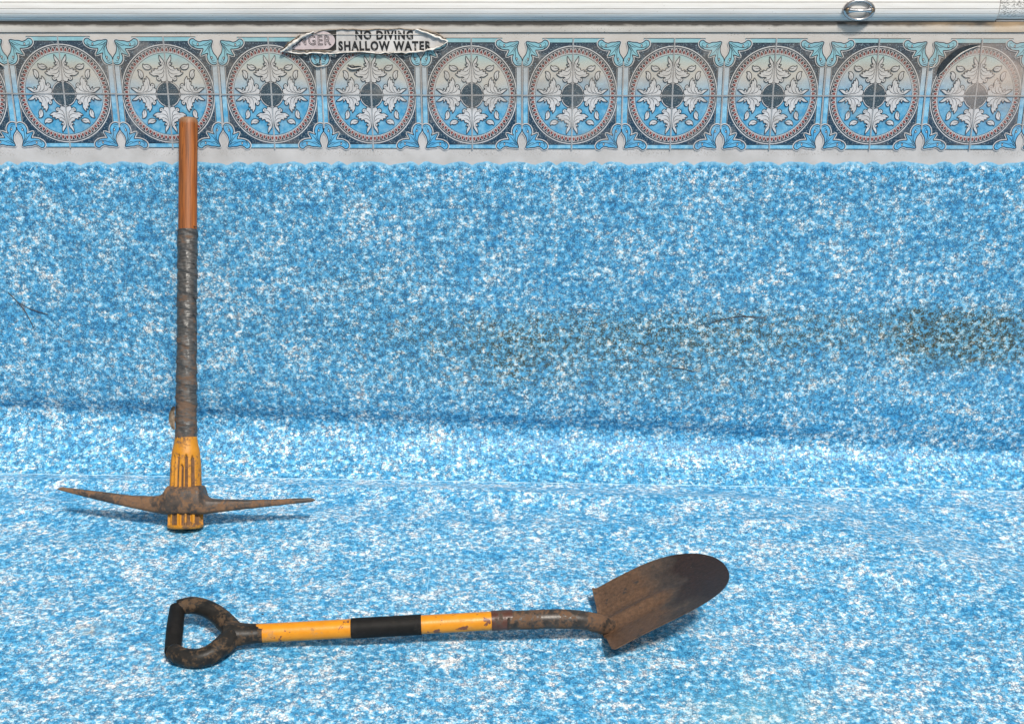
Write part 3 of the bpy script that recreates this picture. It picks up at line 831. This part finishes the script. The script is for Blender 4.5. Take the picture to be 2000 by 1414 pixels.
# yellow moulded collar with slots
M['yellow'] = dirty('yellow_paint', (.44, .18, .008), (.50, .22, .014), dirt=(.30, .19, .11), amount=.14, chip=(.10, .05, .025), rough=.4)
M['yellow_dirty'] = dirty('yellow_paint_muddy', (.42, .17, .008), (.48, .205, .015), dirt=(.16, .085, .04), amount=.27, rough=.5)
M['mud'] = dirty('muddy_slot', (.07, .035, .017), (.10, .055, .028), dirt=(.14, .075, .04), amount=.5, rough=.8)
c0, c1 = s_of(952), s_of(853)
SL = [(-.66, 888), (-.32, 886), (-.04, 906), (.24, 887), (.66, 889)]
def slot_in(s, a):
    if math.sin(a) > 0: 
        a = -a
    xx = math.cos(a)
    for x0, pt in SL:
        da = abs(math.acos(max(-1, min(1, xx)))-math.acos(x0))
        if da < .125 and s < s_of(pt) - .010*(da/.125)**2: return smooth01((.125-da)/.045)
    return 0
tabc = [(c0, r_at(950, 62)), (s_of(905), r_at(905, 58.5)), (s_of(883), r_at(883, 54)), (s_of(866), r_at(866, 46)), (c1, r_at(853, 42.5))]
mb = MB(); seg = 120; rs_ = resample(tabc, 44); rows = []; ins = []
scache = {p: s_of(p) for _, p in SL}
s_of_slow = s_of
def s_of(py): return scache[py] if py in scache else s_of_slow(py)
for s, r in rs_:
    row = []; ir = []
    for k in range(seg):
        a = 2*math.pi*k/seg; q = slot_in(s, a); ir.append(q); rr = r-.0060*q
        row.append((rr*math.cos(a), rr*math.sin(a)*.88, s))
    rows.append(row); ins.append(ir)
mb.grid(rows, 0, cu=True)
for fi, f in enumerate(mb.f):
    i, k = divmod(fi, seg)
    if ins[i][k] + ins[i][(k+1) % seg] + ins[min(i+1, len(ins)-1)][k] > 1.6: mb.m[fi] = 1
mb.f += [tuple(range(seg))[::-1], tuple((len(rs_)-1)*seg+k for k in range(seg))]; mb.m += [0, 0]
mb.build('collar', [M['yellow_dirty'], M['mud']], pick)
# end plug with moulded ribs
p0_, p1_ = s_of(1031), s_of(1003)
rows = []; seg = 144; mm = []
tp = [(p0_-.001, r_at(1030, 58)), (p0_+.0005, r_at(1030, 66)), (p0_+.003, r_at(1028, 70)), (p0_+.0075, r_at(1024, 70.5)), (p0_+.0076, r_at(1024, 70)), (p0_+.012, r_at(1018, 69.5)), (p1_-.004, r_at(1008, 69.5)), (p1_+.01, r_at(1003, 69))]
mb = MB()
for i, (s, r) in enumerate(tp):
    row = []
    for k in range(seg):
        a = 2*math.pi*k/seg; rib = math.cos(a*14) < .45
        rr = r - (.005 if (i >= 4 and rib) else 0); row.append((rr*math.cos(a), rr*math.sin(a)*.80, s))
    rows.append(row)
mb.grid(rows, 0, cu=True)
for fi in range(len(mb.f)):
    i, k = divmod(fi, seg)
    if i >= 4 and math.cos(2*math.pi*(k+.5)/seg*14) < .45 and k % 20 > 6: mb.m[fi] = 1
mb.f.append(tuple(range(seg))[::-1]); mb.m.append(0)
sharp(mb.build('end_plug', [M['yellow_dirty'], M['mud']], pick), 40)
# steel head: one loft from point to point, swelling round the eye
M['steel'] = dirty('muddy_steel', (.035, .030, .028), (.075, .058, .048), dirt=(.15, .084, .047), amount=.54, rough=.5, scale=22, metal=.2)
TOPT = [(115, 951), (122, 948.5), (155, 952.5), (200, 958.5), (260, 966.5), (300, 968), (316, 966.5), (325, 961), (329, 953), (333, 948), (364, 947), (396, 948), (399, 955), (402, 965), (409, 972), (422, 975), (470, 976.5), (530, 977), (590, 975.2), (610, 974.8), (617, 978)]
BOTT = [(115, 953), (122, 956), (155, 964.5), (200, 976), (260, 990.5), (300, 999), (325, 1003.5), (364, 1005), (402, 1004), (422, 1002), (470, 996.5), (530, 990.5), (590, 984.5), (610, 983), (617, 980)]
DEP = [(115, .0035), (122, .006), (160, .010), (240, .016), (305, .022), (320, .028), (332, .036), (364, .039), (396, .036), (408, .028), (425, .022), (500, .014), (600, .0075), (610, .006), (617, .0035)]
XH = [115, 116.5, 119, 123, 130] + list(range(140, 310, 10)) + list(range(312, 416, 3)) + list(range(420, 606, 10)) + [608, 612, 615, 617]
mb = MB(); rows = []; seg = 28
k_ = sc(980); X0 = 364
def half(px): return (px-X0)/k_
for px in XH:
    tl = .6 if px < X0 else .6
    st, sb = s_of_slow(interp(TOPT, px)), s_of_slow(interp(BOTT, px)); dp = interp(DEP, px)
    cs, hs_ = (st+sb)/2, abs(st-sb)/2; row = []
    for k in range(seg):
        a = 2*math.pi*k/seg; e = .55
        cx_, sx_ = math.cos(a), math.sin(a)
        row.append((half(px), math.copysign(abs(cx_)**e, cx_)*dp, cs + math.copysign(abs(sx_)**e, sx_)*hs_))
    rows.append([(p[0], p[1]+.0006*fbm(p[0]*70, p[2]*70), p[2]+.0006*fbm(p[0]*60, p[2]*60+9)) for p in row])
mb.grid(rows, 0, cu=True); mb.f += [tuple(range(seg)), tuple((len(rows)-1)*seg+k for k in range(seg))[::-1]]; mb.m += [0, 0]
o = mb.build('pick_head', M['steel'], pick); sharp(o, 50)

# ------------------------------------------------------------ shovel
SH = on_floor(900, 1240); SH.z = floor_z(SH.x)
shov = empty('shovel', SH)
tag(shov, 'round-point shovel with yellow shaft and black D-grip lying on the floor', 'shovel')
def sp(px, py, h): return on_floor(px, py, h) - SH
M['black_rubber'] = dirty('black_rubber', (.006, .006, .006), (.012, .011, .011), dirt=(.022, .020, .018), amount=.28, rough=.6, spec=.15)
M['black_grip'] = dirty('black_grip', (.010, .010, .010), (.022, .020, .018), dirt=(.085, .055, .034), amount=.33, rough=.42, spec=.2, scale=45)
M['ferrule'] = dirty('ferrule', (.055, .022, .016), (.085, .036, .025), dirt=(.06, .045, .035), amount=.25, rough=.3)
M['shaft'] = dirty('shaft_yellow', (.52, .195, .006), (.58, .235, .010), dirt=(.40, .20, .06), amount=.10, chip=(.14, .055, .03), rough=.35, chip_lo=.615)
HS0, HS1 = .030, .046
def shaft_pt(px):
    t = (px-512)/448; return sp(px, 1236-24*t, HS0+(HS1-HS0)*t)
def shaft(name, x0, x1, r, mat, bulge=0):
    mb = MB(); n = 10; mb.tube([shaft_pt(x0+(x1-x0)*k/n) for k in range(n+1)], [r]*(n+1), 28)
    return sharp(mb.build(name, mat, shov), 50)
shaft('shaft', 500, 970, .0163, M['shaft'])
shaft('rubber_sleeve', 686, 823, .0177, M['black_rubber'])
shaft('ferrule', 960, 1001, .0176, M['ferrule'])
# socket and neck
M['neck'] = dirty('socket_steel', (.022, .020, .019), (.05, .042, .036), dirt=(.11, .062, .036), amount=.46, rough=.38, scale=34, metal=.2)
def grip_tube(name, pxs, rad, mat, seg=16, sub=5, flat=1.0):
    P = catmull([Vector((a, b, c)) for a, b, c in pxs], sub, False)
    rr = catmull([Vector((r, 0, 0)) for r in rad], sub, False)
    mb = MB(); mb.tube([sp(p.x, p.y, p.z) for p in P], [r.x for r in rr], seg, flat=flat)
    return mb.build(name, mat, shov)
grip_tube('socket', [(990, 1211.5, .047), (1040, 1209.5, .048), (1090, 1208, .048), (1130, 1210, .045), (1160, 1215, .036), (1178, 1220, .025), (1196, 1223, .016), (1215, 1222, .008)],
          [.0165, .0165, .0170, .0165, .0165, .0165, .013, .006], M['neck'], 24)
# blade
ya = .0996; fw = Vector((math.cos(ya), math.sin(ya), 0)); sd = Vector((-math.sin(ya), math.cos(ya), 0))
B0 = sp(1173.9, 1223.4, .012); BL = .2243
def half_w(t): return .1027*(1 if t < .337 else max(.0, 1-((t-.337)/.663)**2.25)**(1/2.25))
def blade_pt(t, u, off=0):
    hw = max(half_w(t), .0008); wv = u*hw
    rise = .1355*t - .0309*t*t
    dish = .0162*(wv/.108)**2*(1-.25*t)
    frog = .007*math.exp(-(wv/.011)**2)*(1-smooth01((t-.35)/.3)) - .004*math.exp(-((abs(wv)-.028)/.014)**2)*(1-smooth01((t-.3)/.3))
    lip = .006*math.exp(-(t/.02)**2)*smooth01((abs(wv)-.03)/.03)
    p = B0 + fw*(t*BL) + sd*wv + Vector((0, 0, rise+dish+frog+lip+off))
    return p
ts = [0, .01, .025] + [.05+.05*k for k in range(15)] + [.83, .86, .89, .915, .935, .95, .962, .973, .982, .989, .994, .998, 1]
us = [-1+k/20 for k in range(41)]
mb = MB(); T = 2.4e-3
top_rows = [[blade_pt(t, u) for u in us] for t in ts]; bot_rows = [[blade_pt(t, u, -T) for u in us] for t in ts]
mb.grid(top_rows); mb.grid([r[::-1] for r in bot_rows])
nb = len(us); off_ = len(ts)*nb
edge_i = [(i, 0) for i in range(len(ts))] + [(len(ts)-1, j) for j in range(1, nb)] + [(i, nb-1) for i in range(len(ts)-2, -1, -1)] + [(0, j) for j in range(nb-2, 0, -1)]
for (i, j), (k, l) in zip(edge_i, edge_i[1:]+edge_i[:1]):
    mb.f.append((i*nb+j, k*nb+l, off_+k*nb+(nb-1-l), off_+i*nb+(nb-1-j))); mb.m.append(0)
def blade_mat():
    n = NT('blade_steel'); p = n.obj(); 
    q = n.node('ShaderNodeVectorMath', operation='DOT_PRODUCT'); n.put(q.inputs[0], p); q.inputs[1].default_value = fw
    t = n.math('DIVIDE', n.math('SUBTRACT', q.outputs['Value'], B0.dot(fw)), BL)
    big = n.noise(p, 17, 5, .62, .4); fine = n.noise(p, 150, 5, .68)
    tt = n.math('MULTIPLY_ADD', n.math('SUBTRACT', big, .5), .75, t)
    tip = n.ramp(fine, [(.3, (.016, .010, .008)), (.7, (.042, .022, .017))])
    mid = n.ramp(fine, [(.3, (.040, .032, .028)), (.7, (.085, .065, .052))])
    mud = n.ramp(fine, [(.3, (.070, .039, .023)), (.7, (.150, .084, .049))])
    c = n.mix(n.rng(tt, .34, .56), mud, mid); c = n.mix(n.rng(tt, .50, .70), c, tip)
    sp_ = n.rng(n.noise(p, 60, 6, .7), .58, .64)
    c = n.mix(n.math('MULTIPLY', sp_, n.rng(t, .7, .3)), c, (.035, .032, .03))
    fl = n.rng(n.noise(p, 240, 3, .6), .70, .74)
    c = n.mix(n.math('MULTIPLY', fl, .5), c, (.34, .27, .21))
    n.bump(n.math('ADD', big, fine), .35, .0015)
    return n.done(c, n.rng(t, .4, .8, .62, .42), .25, .5)
o = mb.build('blade', blade_mat(), shov); sharp(o, 50)
# D-grip
hg = .030
loopu = [(347, 1186, hg+.016), (374, 1181.5, hg+.018), (401, 1187, hg+.016), (424, 1200, hg+.010), (441, 1216, hg+.004), (455, 1231, hg)]
loopl = [(337, 1271, hg-.012), (354, 1281, hg-.013), (382, 1285, hg-.012), (410, 1278, hg-.009), (434, 1261, hg-.004), (453, 1243, hg)]
grip_tube('grip_arm', loopu, [.0135, .0150, .0155, .0165, .0175, .0180], M['black_grip'], 18)
grip_tube('grip_arm', loopl, [.0145, .0152, .0157, .0165, .0175, .0180], M['black_grip'], 18)
grip_tube('grip_bar', [(347, 1186, hg+.016), (344, 1207, hg+.008), (341, 1232, hg+.001), (339, 1252, hg-.006), (337, 1272, hg-.012)], [.0135, .0142, .0146, .0142, .0138], M['black_rubber'], 20)
grip_tube('yoke', [(440, 1237, hg), (460, 1238, hg), (480, 1237.5, hg), (500, 1236.5, hg), (513, 1236, hg)], [.024, .0235, .0205, .0188, .0184], M['black_grip'], 24, flat=.85)

# ------------------------------------------------------------ small grit
def pebble(px, py, r, label):
    p = on_floor(px, py, r*.6); mb = MB()
    bm = bmesh.new(); bmesh.ops.create_icosphere(bm, subdivisions=2, radius=r)
    for v in bm.verts: v.co = v.co*(1+.3*fbm(v.co.x*400, v.co.y*400, v.co.z*400)); v.co.z *= .7
    me = bpy.data.meshes.new('pebble'); bm.to_mesh(me); bm.free(); me.materials.append(M['dark'])
    o = link('pebble', me); o.location = p; tag(o, label, 'pebble')
pebble(513, 1199, .0022, 'tiny black pebble on the blue floor beside the shovel grip')
